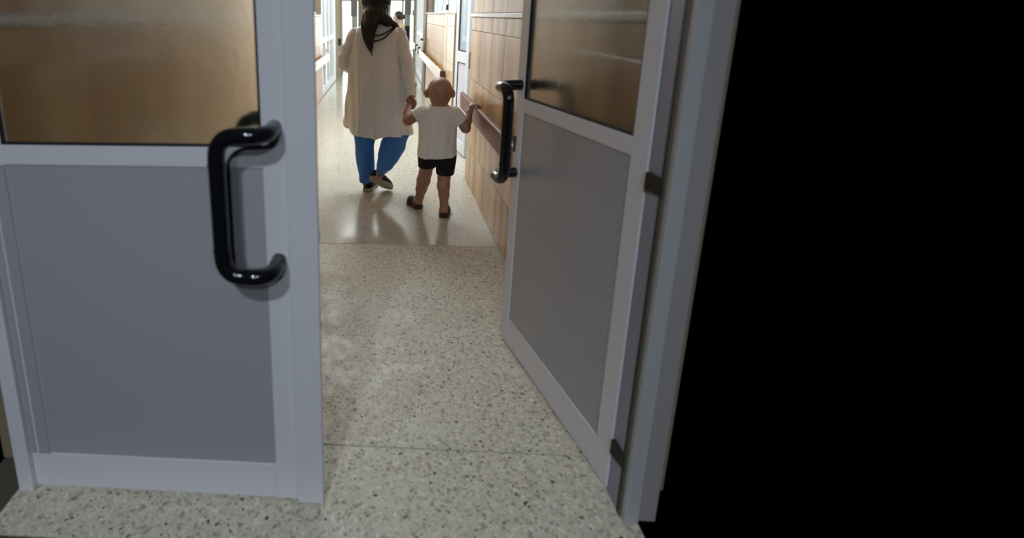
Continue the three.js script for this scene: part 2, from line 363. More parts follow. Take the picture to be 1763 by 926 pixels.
// ================================================================ DOORWAY FRAME
{
  const d = structure('trim_1', 'white metal door frame around the double door', 'door frame');
  part(d, 'jamb', rbox(0.697, 0.735, 0, 2.13, -1.42, -1.32, 0.004), M.frame);
  part(d, 'jamb_face', rbox(0.693, 0.733, 0, 2.13, -1.325, -1.30, 0.003), M.jambPaint);
  part(d, 'jamb', rbox(-1.112, -1.066, 0, 2.13, -1.42, -1.30, 0.004), M.frame);
  part(d, 'jamb_stop', box(0.690, 0.697, 0, 2.10, -1.418, -1.346), M.jambBlue, 'blue-grey rebate of the frame');
  part(d, 'seal', box(0.6892, 0.697, 0, 2.10, -1.346, -1.334), M.blackRubber, 'black rubber door seal');
  part(d, 'seal_backing', box(0.6898, 0.697, 0, 2.10, -1.334, -1.324), M.oliveSeal);
  part(d, 'frame_head', rbox(-1.112, 0.735, 2.10, 2.16, -1.42, -1.30, 0.004), M.frame);
  const wp = structure('wall_front', 'plastered wall over and beside the double door', 'wall');
  part(wp, 'wall_over', box(-1.25, 0.86, 2.16, 2.75, -1.425, -1.31), M.plaster);
  part(wp, 'wall_pier', box(0.735, 0.786, 0, 2.16, -1.425, -1.315), M.pierPaint, 'scuffed grey wall end beside the frame');
}

// ================================================================ THE TWO DOOR LEAVES
function handlePath(out, side) {   // starts on the door face, comes out, turns sideways, runs down, returns
  const r1 = 0.052, r2 = 0.058, H = 0.36, y0 = H / 2;
  const w = 0.12 * side, o = 0.10 * out, s = Math.sign(side), u = Math.sign(out), c = new THREE.CurvePath();
  const arc = (a, k, b) => c.add(new THREE.QuadraticBezierCurve3(a, k, b)), ln = (a, b) => c.add(new THREE.LineCurve3(a, b));
  const one = (y, t) => [V(0, y, 0), V(0, y, o - r1 * u), V(0, y, o), V(r1 * s, y, o), V(w - r2 * s, y, o), V(w, y, o), V(w, y - r2 * t, o)];
  const A = one(y0, 1), B = one(-y0, -1);
  ln(A[0], A[1]); arc(A[1], A[2], A[3]); ln(A[3], A[4]); arc(A[4], A[5], A[6]); ln(A[6], B[6]); arc(B[6], B[5], B[4]); ln(B[4], B[3]); arc(B[3], B[2], B[1]); ln(B[1], B[0]);
  return { tube: new THREE.TubeGeometry(c, 160, 0.0212, 18, false), barX: w, barZ: o, top: y0 - r2, bottom: -y0 + r2 };
}
function addHandle(leaf, x, y, z, out, side) {
  const h = handlePath(out, side), hd = own(leaf, 'handle', h.tube, M.blackTube, 'black cranked tubular pull handle'); hd.position.set(x, y, z);
  for (const yy of [h.top - 0.012, h.bottom + 0.012]) { const g = new THREE.CylinderGeometry(0.0226, 0.0226, 0.006, 20); g.translate(h.barX, yy, h.barZ); own(hd, 'collar', g, M.blackTube); }
}
function leaf(t, sg, W, freeStile, hingeStile, T, sheet) {   // own axes: x = sg * distance from the free edge, z = 0 is the face towards the near side
  const X = (a, b) => [Math.min(sg * a, sg * b), Math.max(sg * a, sg * b)];
  const bx = (a, b, y0, y1, z0, z1, r = 0.002) => { const [p, q] = X(a, b); return rbox(p, q, y0, y1, z0, z1, r); };
  const g0 = freeStile, g1 = W - hingeStile;
  own(t, 'free_stile', bx(0, g0, 0.012, 2.09, -T, 0), M.frame);
  own(t, 'hinge_stile', bx(g1, W, 0.012, 2.09, -T, sheet ? -0.004 : 0), M.frame);
  if (sheet) own(t, 'hinge_cover', bx(g1, W, 0.13, 1.040, -0.004, 0, 0.001), M.panel, 'grey sheet over the lower hinge stile');
  own(t, 'top_rail', bx(g0, g1, 2.01, 2.09, -T, 0), M.frame);
  own(t, 'middle_rail', bx(g0, g1, 1.040, 1.094, -T, -0.0015), M.frame);
  own(t, 'bottom_rail', bx(g0, g1, 0.012, 0.13, -T, -0.0015), M.frame);
  own(t, 'lower_panel', bx(g0 - 0.002, g1 + 0.002, 0.13, 1.040, -T + 0.005, -0.006, 0.001), M.panel, 'grey lower door panel');
  const gz = -T / 2;
  own(t, 'glass_pane', bx(g0 - 0.001, g1 + 0.001, 1.092, 2.012, gz - 0.003, gz + 0.003, 0.0005), M.glass, 'obscured glass pane');
  for (const [a, b, c, d] of [[g0, g1, 1.094, 1.101], [g0, g1, 2.003, 2.01], [g0, g0 + 0.0065, 1.094, 2.01], [g1 - 0.0065, g1, 1.094, 2.01]]) own(t, 'gasket', bx(a, b, c, d, gz + 0.003, -0.0025, 0.001), M.blackRubber, 'black glazing gasket');
  return t;
}
{
  const t = thing('door_leaf', 'closed left leaf of the white double door with a frosted upper pane', 'door', [-0.18, 0, -1.315]);
  leaf(t, -1, 0.885, 0.13, 0.062, 0.034, true);
  own(t, 'cover_strip', rbox(-0.068, 0.012, 0.012, 2.09, 0, 0.015, 0.005), M.frame, 'raised meeting strip on the free edge');
  own(t, 'panel_bead', rbox(-0.862, -0.857, 0.13, 1.04, -0.002, 0.002, 0.0018), M.frame);
  addHandle(t, -0.097, 0.966, 0, 1, -1);
  addHandle(t, -0.097, 0.966, -0.034, -1, -1);
  own(t, 'strike_plate', rbox(0.0115, 0.0135, 0.84, 0.875, 0.001, 0.013, 0.0005), M.greyPaint);
}
{
  const t = thing('door_leaf', 'right leaf of the white double door standing open into the corridor', 'door', [0.531, 0, -2.220]);
  t.rotation.y = Math.atan2(-0.9820, 0.1887);
  leaf(t, 1, 0.82, 0.063, 0.072, 0.03);
  addHandle(t, 0.034, 0.966, 0, 1, 1);
  addHandle(t, 0.034, 0.966, -0.03, -1, 1);
  own(t, 'lock_plate', rbox(0.006, 0.020, 0.868, 0.935, -0.001, 0.004, 0.001), M.darkMetal, 'dark lock plate');
  own(t, 'hinge', rbox(0.832, 0.910, 0.972, 1.020, -0.010, 0.012, 0.002), M.blackRubber, 'black door hinge');
  own(t, 'hinge', rbox(0.832, 0.910, 0.15, 0.198, -0.010, 0.012, 0.002), M.blackRubber, 'black door hinge');
  own(t, 'hinge', rbox(0.832, 0.910, 1.85, 1.898, -0.010, 0.012, 0.002), M.blackRubber, 'black door hinge');
}


// ================================================================ LAMPS ON THE NEAR SIDE (their reflections show as small dots on the black handles)
{
  const c = structure('ceiling_near', 'white ceiling over the near side of the double door', 'ceiling');
  part(c, 'ceiling_slab', box(-1.25, 0.86, 2.75, 2.9, -1.3, 4.2), M.ceiling);
}
for (const [x, z, label] of [[-0.55, 0.9, 'small square ceiling lamp nearest the double door'], [0.25, 1.9, 'small square ceiling lamp in the middle of the near side'], [-0.35, 3.2, 'small square ceiling lamp farthest from the double door']]) {
  const t = thing('ceiling_lamp', label, 'lamp', [x, 2.75, z], 'ceiling lamps on the near side');
  own(t, 'housing', rbox(-0.13, 0.13, -0.045, 0, -0.13, 0.13, 0.006), M.whiteAlu);
  own(t, 'diffuser', rbox(-0.08, 0.08, -0.055, -0.045, -0.08, 0.08, 0.004), M.glowLamp);
  area('ceiling_lamp', 0.15, 0.15, COOL, L_LAMP * 2.15, [x, 2.69, z], [x, 0, z]);
}
// corridor ceiling panels ahead of the two walkers
for (const [z, label] of [[-5.8, 'flat ceiling panel lamp just ahead of the white coat'], [-9.6, 'flat ceiling panel lamp farther down the corridor']]) {
  const t = thing('ceiling_panel_lamp', label, 'lamp', [-0.2, 2.75, z], 'panel lamps over the corridor');
  own(t, 'housing', rbox(-0.62, 0.62, -0.03, 0, -0.62, 0.62, 0.006), M.whiteAlu);
  own(t, 'diffuser', rbox(-0.59, 0.59, -0.04, -0.03, -0.59, 0.59, 0.004), M.glowPanel);
  area('ceiling_panel_lamp', 1.18, 1.18, DAY, z > -7 ? L_CORR : L_CORR * 0.4, [-0.2, 2.70, z], [-0.2, 0, z]);
}

// ================================================================ CORRIDOR FITTINGS
// handrail: rounded wooden board along z on dark brackets; x is its wall-side face, dir points into the corridor
const woodTex = tex(64, 512, (u, v) => { const t = 0.6 * vnoise(L32, 32, u * 10, v * 2) + 0.4 * vnoise(L64, 64, u * 30, v * 3); return mixc([.36, .13, .12], [.50, .21, .18], t); });
M.redWood = new THREE.MeshPhysicalMaterial({ map: woodTex, roughness: 0.4 });
M.paleRail = std([0.72, 0.60, 0.46], 0.25, { clearcoat: 0.4, clearcoatRoughness: 0.15 });
function rail(label, wallX, dir, z0, z1, y0, y1, front, mat, caps) {
  const zc = (z0 + z1) / 2, t = thing('handrail', label, 'handrail', [wallX, 0, zc]);
  const th = 0.030, xf = front, xb = front + (dir > 0 ? -th : th), sh = new THREE.Shape();
  const h = y1 - y0, r = 0.012;
  sh.moveTo(0, r); sh.quadraticCurveTo(0, 0, r, 0); sh.lineTo(th - 0.004, 0.004); sh.lineTo(th, h - 0.012); sh.quadraticCurveTo(th, h, th - r, h); sh.lineTo(r, h); sh.quadraticCurveTo(0, h, 0, h - r); sh.closePath();
  const g = new THREE.ExtrudeGeometry(sh, { depth: Math.abs(z1 - z0), bevelEnabled: true, bevelSize: 0.002, bevelThickness: 0.002, bevelSegments: 1, curveSegments: 6 });
  g.translate(-th, y0, Math.min(z0, z1)); if (dir < 0) { g.scale(-1, 1, 1); flip(g); } g.translate(xf, 0, 0);
  part(t, 'rail_board', metricUV(g), mat);
  const n = Math.max(2, Math.round(Math.abs(z1 - z0) / 0.9));
  for (let i = 0; i < n; i++) { const z = z0 + (z1 - z0) * (i + 0.5) / n; part(t, 'bracket', rbox(Math.min(xb, wallX), Math.max(xb, wallX), y1 - 0.05, y1 - 0.022, z - 0.02, z + 0.02), M.darkMetal, 'dark bracket'); }
  for (const z of caps) part(t, 'end_cap', rbox(Math.min(xf + dir * 0.004, xb - dir * 0.03), Math.max(xf + dir * 0.004, xb - dir * 0.03), y0 - 0.006, y1 + 0.008, z - 0.025, z + 0.025, 0.006), M.capRed, 'dark red end cap');
  return t;
}
function flip(g) { if (g.index) { const a = g.index.array; for (let i = 0; i < a.length; i += 3) { const q = a[i]; a[i] = a[i + 1]; a[i + 1] = q; } } else { for (const k of Object.keys(g.attributes)) { const A = g.attributes[k], n = A.itemSize; for (let i = 0; i < A.count; i += 3) for (let c = 0; c < n; c++) { const q = A.array[i * n + c]; A.array[i * n + c] = A.array[(i + 1) * n + c]; A.array[(i + 1) * n + c] = q; } } } g.computeVertexNormals(); }
rail('red-brown wooden handrail that the child holds on to', 0.715, -1, -2.55, -4.64, 0.645, 0.776, 0.639, M.redWood, []);
rail('pale handrail with a dark red end cap below the right windows', 0.715, -1, -6.42, -10.75, 0.645, 0.770, 0.640, M.paleRail, [-6.41, -10.72]);
rail('short handrail stub with dark red ends beyond the brown post', 0.715, -1, -11.35, -11.75, 0.635, 0.765, 0.655, M.paleRail, [-11.35]);
rail('far handrail stub beside the last glazed door', 0.715, -1, -12.35, -13.8, 0.635, 0.765, 0.655, M.paleRail, [-12.35]);
rail('pale handrail along the left tile wall', -1.1, 1, -6.2, -10.03, 0.600, 0.735, -1.03, M.paleRail, []);

// side door leaf in the opening of the right wall, and the little room behind it
{
  const w = structure('wall_side_room', 'pale walls of the side room behind the white door', 'wall');
  part(w, 'wall_panel', box(1.30, 1.42, 0, 2.75, -6.3, -4.5), M.whiteAlu);
  const wn = structure('window_6', 'tall window of the side room behind the white door', 'window', [1.29, 0.9, -5.4]);
  part(wn, 'pane', box(1.285, 1.298, 0.9, 2.2, -6.0, -4.9), M.glowEnd);
  area('window_side_room', 1.1, 1.3, DAY, L_ROOM, [1.28, 1.55, -5.45], [0, 1.2, -5.45]);
  part(w, 'wall_panel', box(0.86, 1.30, 0, 2.75, -4.62, -4.5), M.whiteAlu);
  part(w, 'wall_panel', box(0.86, 1.30, 0, 2.75, -6.3, -6.2), M.whiteAlu);
  part(w, 'wall_header', box(0.722, 0.86, 2.12, 2.75, -5.87, -4.69), M.plaster);
  const f = structure('trim_2', 'blue-grey metal frame of the side door', 'door frame');
  part(f, 'jamb', rbox(0.725, 0.80, 1.43, 2.12, -4.715, -4.66, 0.004), M.blueAlu);
  part(f, 'jamb', rbox(0.735, 0.80, 0, 2.12, -4.74, -4.692, 0.004), M.blueAlu);
  part(f, 'jamb', rbox(0.735, 0.86, 0, 2.12, -5.87, -5.845, 0.003), M.whiteAlu);
  part(f, 'head', rbox(0.735, 0.80, 2.06, 2.12, -5.87, -4.69, 0.004), M.blueAlu);
  const d = thing('side_door', 'white metal door with a glass upper pane standing ajar in the right wall', 'door', [0.737, 0, -5.84]);
  d.rotation.y = Math.atan2(-0.990, 0.143);
  const W = 0.455, T = 0.04;   // own axes: x from the hinges to the lock edge, z = 0 is the corridor face
  own(d, 'stile', rbox(W - 0.085, W, 0.01, 2.05, -T, 0, 0.003), M.whiteAlu);
  own(d, 'stile', rbox(0, 0.07, 0.01, 2.05, -T, 0, 0.003), M.whiteAlu);
  own(d, 'middle_rail', rbox(0.07, W - 0.085, 0.94, 1.05, -T, 0, 0.003), M.whiteAlu);
  own(d, 'bottom_rail', rbox(0.07, W - 0.085, 0.01, 0.13, -T, 0, 0.003), M.whiteAlu);
  own(d, 'top_rail', rbox(0.07, W - 0.085, 1.95, 2.05, -T, 0, 0.003), M.whiteAlu);
  own(d, 'lower_panel', box(0.07, W - 0.085, 0.13, 0.94, -T + 0.008, -0.012), M.lilac, 'lilac-white lower panel');
  own(d, 'glass_pane', box(0.07, W - 0.085, 1.05, 1.95, -0.024, -0.018), M.clearPane);
  for (const [a, b, c, e] of [[0.07, 0.082, 1.05, 1.95], [0.07, W - 0.085, 1.05, 1.062], [0.07, 0.078, 0.13, 0.94], [0.07, W - 0.085, 0.932, 0.94]]) own(d, 'gasket', box(a, b, c, e, -0.018, -0.006), M.blackRubber, 'black glazing gasket');
  own(d, 'edge_profile', rbox(W, W + 0.006, 0.01, 2.05, -T + 0.003, -0.003, 0.001), M.blueAlu, 'blue-grey edge of the door');
  own(d, 'lock_case', rbox(W + 0.006, W + 0.010, 0.90, 1.06, -T + 0.008, -0.010, 0.001), M.darkMetal, 'dark lock plate');
  for (const y of [0.07, 0.30, 1.42]) own(d, 'screw', new THREE.SphereGeometry(0.005, 8, 6).translate(W + 0.006, y, -T / 2), M.darkMetal);
}
// right windows above the far tiles
{
  const e = structure('window_2', 'daylit windows above the tiles on the right', 'window', [0.78, 1.44, -8.2]);
  part(e, 'pane', box(0.835, 0.845, 1.445, 2.45, -9.1, -6.62), M.glowRight, 'glowing daylight pane');
  part(e, 'window_reveal', box(0.73, 0.86, 1.445, 2.45, -9.83, -8.95), M.windowReveal, 'brown window reveal');
  part(e, 'frame_post', rbox(0.76, 0.83, 1.445, 2.45, -8.95, -8.78, 0.004), M.blueAlu);
  part(e, 'frame_post', rbox(0.76, 0.83, 1.445, 2.45, -8.2, -8.1, 0.004), M.blueAlu);
  part(e, 'frame_post', rbox(0.76, 0.83, 1.445, 2.45, -7.42, -7.34, 0.004), M.blueAlu);
  const s = thing('window_sash', 'pale blue window sash opened into the corridor above the pilaster', 'window', [0.72, 1.46, -6.62]);
  const bx = (x0, x1, y0, y1, z0, z1, n, m) => part(s, n, rbox(x0, x1, y0, y1, z0, z1, 0.004), m);
  bx(0.69, 0.715, 1.465, 1.53, -6.95, -6.5, 'sash_rail', M.whiteAlu); bx(0.69, 0.715, 1.465, 2.4, -6.56, -6.5, 'sash_stile', M.blueAlu); bx(0.69, 0.715, 1.465, 2.4, -6.95, -6.88, 'sash_stile', M.blueAlu); bx(0.69, 0.715, 2.34, 2.4, -6.95, -6.5, 'sash_rail', M.whiteAlu);
  bx(0.699, 0.705, 1.53, 2.34, -6.88, -6.56, 'pane', M.darkPane);
  area('window_light_right', 2.4, 0.95, WARMDAY, L_RIGHT, [0.715, 1.96, -7.9], [-3, 1.4, -7.9]);
}
// left window: blue-grey frame with dark panes
{
  const e = structure('window_3', 'blue-grey window with dark panes above the left tiles', 'window', [-1.15, 1.44, -7.3]);
  for (const z of [-5.95, -6.8, -7.7, -8.42, -8.58]) part(e, 'frame_post', rbox(-1.19, -1.125, 1.43, 2.45, z - 0.04, z + 0.04, 0.004), M.blueAlu);
  for (const [z0, z1] of [[-6.76, -5.99], [-7.66, -6.84], [-8.38, -7.74]]) part(e, 'pane', box(-1.175, -1.165, 1.47, 2.41, z0, z1), z0 < -8 ? M.darkPane : M.glowEnd);
  area('window_left', 1.6, 0.9, DAY, L_LEFT, [-1.115, 1.94, -6.83], [1, 1.2, -6.83]);
  part(e, 'sill', rbox(-1.20, -1.085, 1.425, 1.47, -8.62, -5.9, 0.004), M.blueAlu);
}
// glazed courtyard doors on the left
function glazedDoor(label, x, z0, z1, sill, dir, posts, midRail) {
  const t = thing('glazed_door', label, 'door', [x, 0, (z0 + z1) / 2]);
  const xa = x - 0.03, xb = x + 0.03;
  for (const [z, w] of posts) part(t, 'post', rbox(xa, xb, 0.01, 2.3, z - w / 2, z + w / 2, 0.004), M.whiteAlu);
  part(t, 'bottom_rail', rbox(xa + 0.004, xb - 0.004, 0.012, 0.16, Math.min(z0, z1), Math.max(z0, z1), 0.004), M.whiteAlu);
  part(t, 'middle_rail', rbox(xa + 0.004, xb - 0.004, midRail, midRail + 0.09, Math.min(z0, z1), Math.max(z0, z1), 0.004), M.whiteAlu);
  part(t, 'top_rail', rbox(xa + 0.004, xb - 0.004, 2.18, 2.3, Math.min(z0, z1), Math.max(z0, z1), 0.004), M.whiteAlu);
  for (let i = 0; i + 1 < posts.length; i++) for (const [y0, y1] of [[0.16, midRail], [midRail + 0.09, 2.18]]) part(t, 'pane', box(x - 0.003, x + 0.003, y0, y1, posts[i][0] < posts[i + 1][0] ? posts[i][0] + posts[i][1] / 2 : posts[i + 1][0] + posts[i + 1][1] / 2, posts[i][0] < posts[i + 1][0] ? posts[i + 1][0] - posts[i + 1][1] / 2 : posts[i][0] - posts[i][1] / 2), M.clearPane);
  return t;
}
glazedDoor('white glazed courtyard door on the left after the tile wall', -1.13, -9.45, -12.06, 0, 1, [[-9.48, 0.06], [-10.05, 0.05], [-10.75, 0.05], [-11.35, 0.06], [-11.85, 0.42]], 0.93);
glazedDoor('white glazed doors on the right beyond the brown post', 0.78, -10.6, -13.9, 0, -1, [[-10.65, 0.10], [-11.35, 0.12], [-12.15, 0.12], [-13.0, 0.14], [-13.85, 0.10]], 0.95);
// courtyard outside the left doors, lit from the open sky above it
{
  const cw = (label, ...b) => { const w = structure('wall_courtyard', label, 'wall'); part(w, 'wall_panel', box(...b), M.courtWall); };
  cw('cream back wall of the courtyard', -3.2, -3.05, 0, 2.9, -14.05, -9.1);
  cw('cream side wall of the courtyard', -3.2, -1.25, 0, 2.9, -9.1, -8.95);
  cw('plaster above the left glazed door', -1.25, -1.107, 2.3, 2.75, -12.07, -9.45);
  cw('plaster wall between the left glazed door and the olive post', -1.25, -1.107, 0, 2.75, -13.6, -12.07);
  const pv = structure('floor_courtyard', 'pale paving of the courtyard', 'paving'); part(pv, 'paving', box(-3.05, -1.16, -0.05, 0, -14.05, -9.1), M.plaster);
  const k = structure('window_4', 'open sky light above the courtyard', 'window', [-2.1, 2.9, -11.5]);
  part(k, 'pane', box(-3.05, -1.25, 2.9, 2.92, -14.0, -9.1), M.glowEnd);
  area('window_courtyard_sky', 1.8, 4.6, DAY, L_COURT, [-2.15, 2.88, -11.5], [-2.15, 0, -11.5]);
  // right side room behind the glazed doors
  const q = structure('wall_side_bay', 'bright bay walls behind the right glazed doors', 'wall');
  part(q, 'wall_panel', box(2.0, 2.15, 0, 2.75, -14.2, -9.7), M.plaster);
  part(q, 'wall_panel', box(0.86, 2.0, 0, 2.75, -9.98, -9.83), M.plaster);
  part(q, 'wall_lintel', box(0.722, 0.86, 2.3, 2.75, -13.9, -10.6), M.plaster);
  part(q, 'paving', box(0.735, 2.0, -0.05, -0.001, -14.2, -9.98), M.plaster);
  part(q, 'roof', box(0.86, 2.15, 2.75, 2.9, -14.2, -9.7), M.ceiling);
  const k2 = structure('window_5', 'tall window of the bay behind the right glazed doors', 'window', [1.98, 1.5, -12]);
  part(k2, 'pane', box(1.98, 1.995, 0.4, 2.5, -13.9, -10.2), M.glowRight);
  area('window_bay', 3.6, 2.0, WARMDAY, L_SIDE, [1.96, 1.45, -12.05], [-3, 1.45, -12.05]);
}
// posts along the corridor
{
  const mk = (label, x0, x1, z0, z1, m) => { const t = structure('trim_post', label, 'post', [(x0 + x1) / 2, 0, (z0 + z1) / 2]); part(t, 'shaft', rbox(x0, x1, 0, 2.75, z0, z1, 0.008), m); part(t, 'foot', rbox(x0 - 0.006, x1 + 0.006, 0, 0.06, z0 - 0.006, z1 + 0.006, 0.004), m); };
  mk('brown corner post at the end of the right tile wall', 0.70, 0.86, -10.58, -9.84, M.brownPillar);
  mk('olive post after the left glazed door', -1.25, -1.09, -14.05, -13.62, M.olivePillar);
  mk('olive post after the right glazed doors', 0.70, 0.86, -14.3, -13.92, M.olivePillar);
  mk('olive post in the far lobby left of the nurse', -1.0, -0.82, -20.3, -20.1, M.olivePillar);
  mk('grey-brown post in the far lobby beside the small woman', 0.66, 0.80, -20.2, -20.0, M.olivePillar);
}
{ // far lobby screens and boxes
  const s = thing('display_board', 'grey board on a pale stand in the far lobby left of the nurse', 'board', [-1.05, 0, -19.2]);
  part(s, 'board', rbox(-1.20, -0.98, 1.36, 2.2, -19.25, -19.15, 0.01), M.greyPaint); part(s, 'stand', rbox(-1.17, -0.98, 0, 1.36, -19.25, -19.15, 0.01), M.whiteAlu);
  const s2 = thing('display_board', 'grey board on a pale stand in the far lobby beside the red box', 'board', [0.72, 0, -18]);
  part(s2, 'board', rbox(0.62, 0.80, 1.40, 2.2, -18.05, -17.95, 0.01), M.greyPaint); part(s2, 'stand', rbox(0.64, 0.78, 0, 1.40, -18.05, -17.95, 0.01), M.whiteAlu);
  const r = thing('alarm_box', 'small red box on the wall far down the right side', 'box', [0.84, 1.40, -17]);
  part(r, 'body', rbox(0.80, 0.88, 1.38, 1.54, -17.05, -16.95, 0.01), M.redBox); part(r, 'bracket', rbox(0.88, 2.595, 1.44, 1.48, -17.02, -16.98, 0.004), M.greyPaint);
  const bt = thing('sanitizer_bottle', 'white pump bottle with a black cap on the right handrail', 'bottle', [0.665, 0.775, -10.1]);
  const prof = [[0, 0], [0.035, 0], [0.037, 0.01], [0.037, 0.13], [0.030, 0.155], [0.014, 0.165], [0.014, 0.18], [0, 0.18]].map(p => new THREE.Vector2(...p));
  own(bt, 'bottle_body', new THREE.LatheGeometry(prof, 20), M.whiteTrim);
  own(bt, 'pump', rbox(-0.035, 0.014, 0.18, 0.215, -0.014, 0.014, 0.006), M.blackRubber, 'black pump cap');
}

{
  const b = thing('switch_box', 'small dark box on the wall after the left glazed door', 'box', [-1.10, 0.74, -12.9]);
  part(b, 'box_body', rbox(-1.107, -1.06, 0.72, 0.88, -12.96, -12.84, 0.006), M.darkMetal); part(b, 'box_lid', rbox(-1.06, -1.052, 0.73, 0.87, -12.95, -12.85, 0.004), M.blackRubber);
}
// courtyard shrubs
M.leafGreen = std([0.10, 0.17, 0.05], 0.6); M.petal = std([0.55, 0.25, 0.42], 0.6); M.stem = std([0.12, 0.08, 0.05], 0.8);
for (const [x, z, h, label, sd] of [[-1.75, -11.2, 0.95, 'leafy shrub with pink flowers outside the left glazed door', 3], [-2.2, -12.9, 1.35, 'taller leafy shrub deeper in the courtyard', 8]]) {
  const t = thing('shrub', label, 'shrub', [x, 0, z]), r = rng(sd), lf = [], fl = [], st = [];
  for (let i = 0; i < 7; i++) { const a = r() * 6.28, d = 0.1 + 0.25 * r(); st.push(new THREE.TubeGeometry(new THREE.QuadraticBezierCurve3(V(0, 0, 0), V(0.3 * d * Math.cos(a), h * 0.5, 0.3 * d * Math.sin(a)), V(d * Math.cos(a), h * (0.75 + 0.2 * r()), d * Math.sin(a))), 8, 0.009, 5)); }
  for (let i = 0; i < 420; i++) {
    const a = r() * 6.28, q = Math.sqrt(r()) * 0.36, y = h * (0.25 + 0.75 * r()), pink = y > 0.7 * h && r() < 0.35, L = pink ? 0.03 : 0.055;
    const g = new THREE.BufferGeometry(); g.setAttribute('position', new THREE.Float32BufferAttribute([0, 0, 0, L * 0.35, L * 0.5, 0.006, 0, L, 0, -L * 0.35, L * 0.5, 0.006], 3)); g.setIndex([0, 1, 2, 0, 2, 3]); g.computeVertexNormals();
    g.rotateX(r() * 3); g.rotateY(r() * 6.28); g.translate(q * Math.cos(a), y, q * Math.sin(a)); (pink ? fl : lf).push(g);
  }
  own(t, 'stems', mergeGeometries(st), M.stem);
  const F = own(t, 'foliage', mergeGeometries(lf), M.leafGreen); F.userData.kind = 'stuff';
  const B = own(t, 'blossom', mergeGeometries(fl), M.petal); B.userData.kind = 'stuff';
}

// ================================================================ PEOPLE
// shoe in its own axes: x from heel to toe, y up from the sole, z across
function footprint(L, w) { const s = new THREE.Shape(); s.moveTo(0, 0); s.bezierCurveTo(0, w * .62, L * .18, w * .50, L * .36, w * .44); s.bezierCurveTo(L * .55, w * .44, L * .62, w * .60, L * .76, w * .58); s.bezierCurveTo(L * .92, w * .55, L * 1.0, w * .28, L, 0); s.bezierCurveTo(L, -w * .32, L * .90, -w * .56, L * .74, -w * .54); s.bezierCurveTo(L * .6, -w * .52, L * .52, -w * .42, L * .36, -w * .42); s.bezierCurveTo(L * .18, -w * .48, 0, -w * .62, 0, 0); return s; }
function solePlate(L, w, th) { const g = new THREE.ExtrudeGeometry(footprint(L, w), { depth: th - 0.006, bevelEnabled: true, bevelSize: 0.003, bevelThickness: 0.003, bevelSegments: 2, curveSegments: 14 }); g.translate(0, 0, 0.003); g.rotateX(-Math.PI / 2); return metricUV(g); }
function placed(g, o, ex, up) { const X = V(...ex).normalize(), Y = V(...up); Y.addScaledVector(X, -Y.dot(X)).normalize(); const Z = new THREE.Vector3().crossVectors(X, Y); const m = new THREE.Matrix4().makeBasis(X, Y, Z).setPosition(...o); g.applyMatrix4(m); return g; }
function sneaker(p, o, ex, up) {
  const sole = solePlate(0.245, 0.084, 0.034);
  const upper = nets((() => { const f = blend([ell([0.05, 0.045, 0], [0.052, 0.058, 0.038]), ell([0.11, 0.045, 0], [0.07, 0.045, 0.038]), ell([0.18, 0.032, 0], [0.062, 0.034, 0.043])], 0.03), hole = ell([0.058, 0.115, 0], [0.042, 0.05, 0.026]); return (x, y, z) => Math.max(f(x, y, z), 0.020 - y, -hole(x, y, z)); })(), [-0.02, 0.005, -0.06], [0.27, 0.13, 0.06], 0.005);
  const sh = part(p, 'shoe', placed(upper, o, ex, up), M.shoeUpper, 'dark sneaker');
  part(sh, 'sole', placed(sole, o, ex, up), M.shoeSole, 'worn cream rubber sole');
  const lc = []; for (let i = 0; i < 4; i++) lc.push(new THREE.TubeGeometry(new THREE.QuadraticBezierCurve3(V(0.10 + 0.018 * i, 0.078 - 0.006 * i, -0.025), V(0.105 + 0.018 * i, 0.098 - 0.006 * i, 0), V(0.10 + 0.018 * i, 0.078 - 0.006 * i, 0.025)), 8, 0.003, 6));
  for (const q of [-1, 1]) lc.push(new THREE.TubeGeometry(new THREE.CatmullRomCurve3([V(0.098, 0.095, 0), V(0.115, 0.118, 0.02 * q), V(0.13, 0.105, 0.03 * q), V(0.105, 0.094, 0.008 * q)]), 12, 0.003, 6));
  part(sh, 'laces', placed(mergeGeometries(lc), o, ex, up), M.lace);
  return sh;
}
function folds(amp, fx, fy, seed) { return (x, y, z) => amp * (Math.sin(fx * x + 1.7 * Math.sin(fy * y + seed) + 9 * z) + 0.6 * Math.sin(fx * 1.9 * x - 2.1 * Math.sin(fy * 0.7 * y + seed * 2) + 14 * z + 1.3)); }

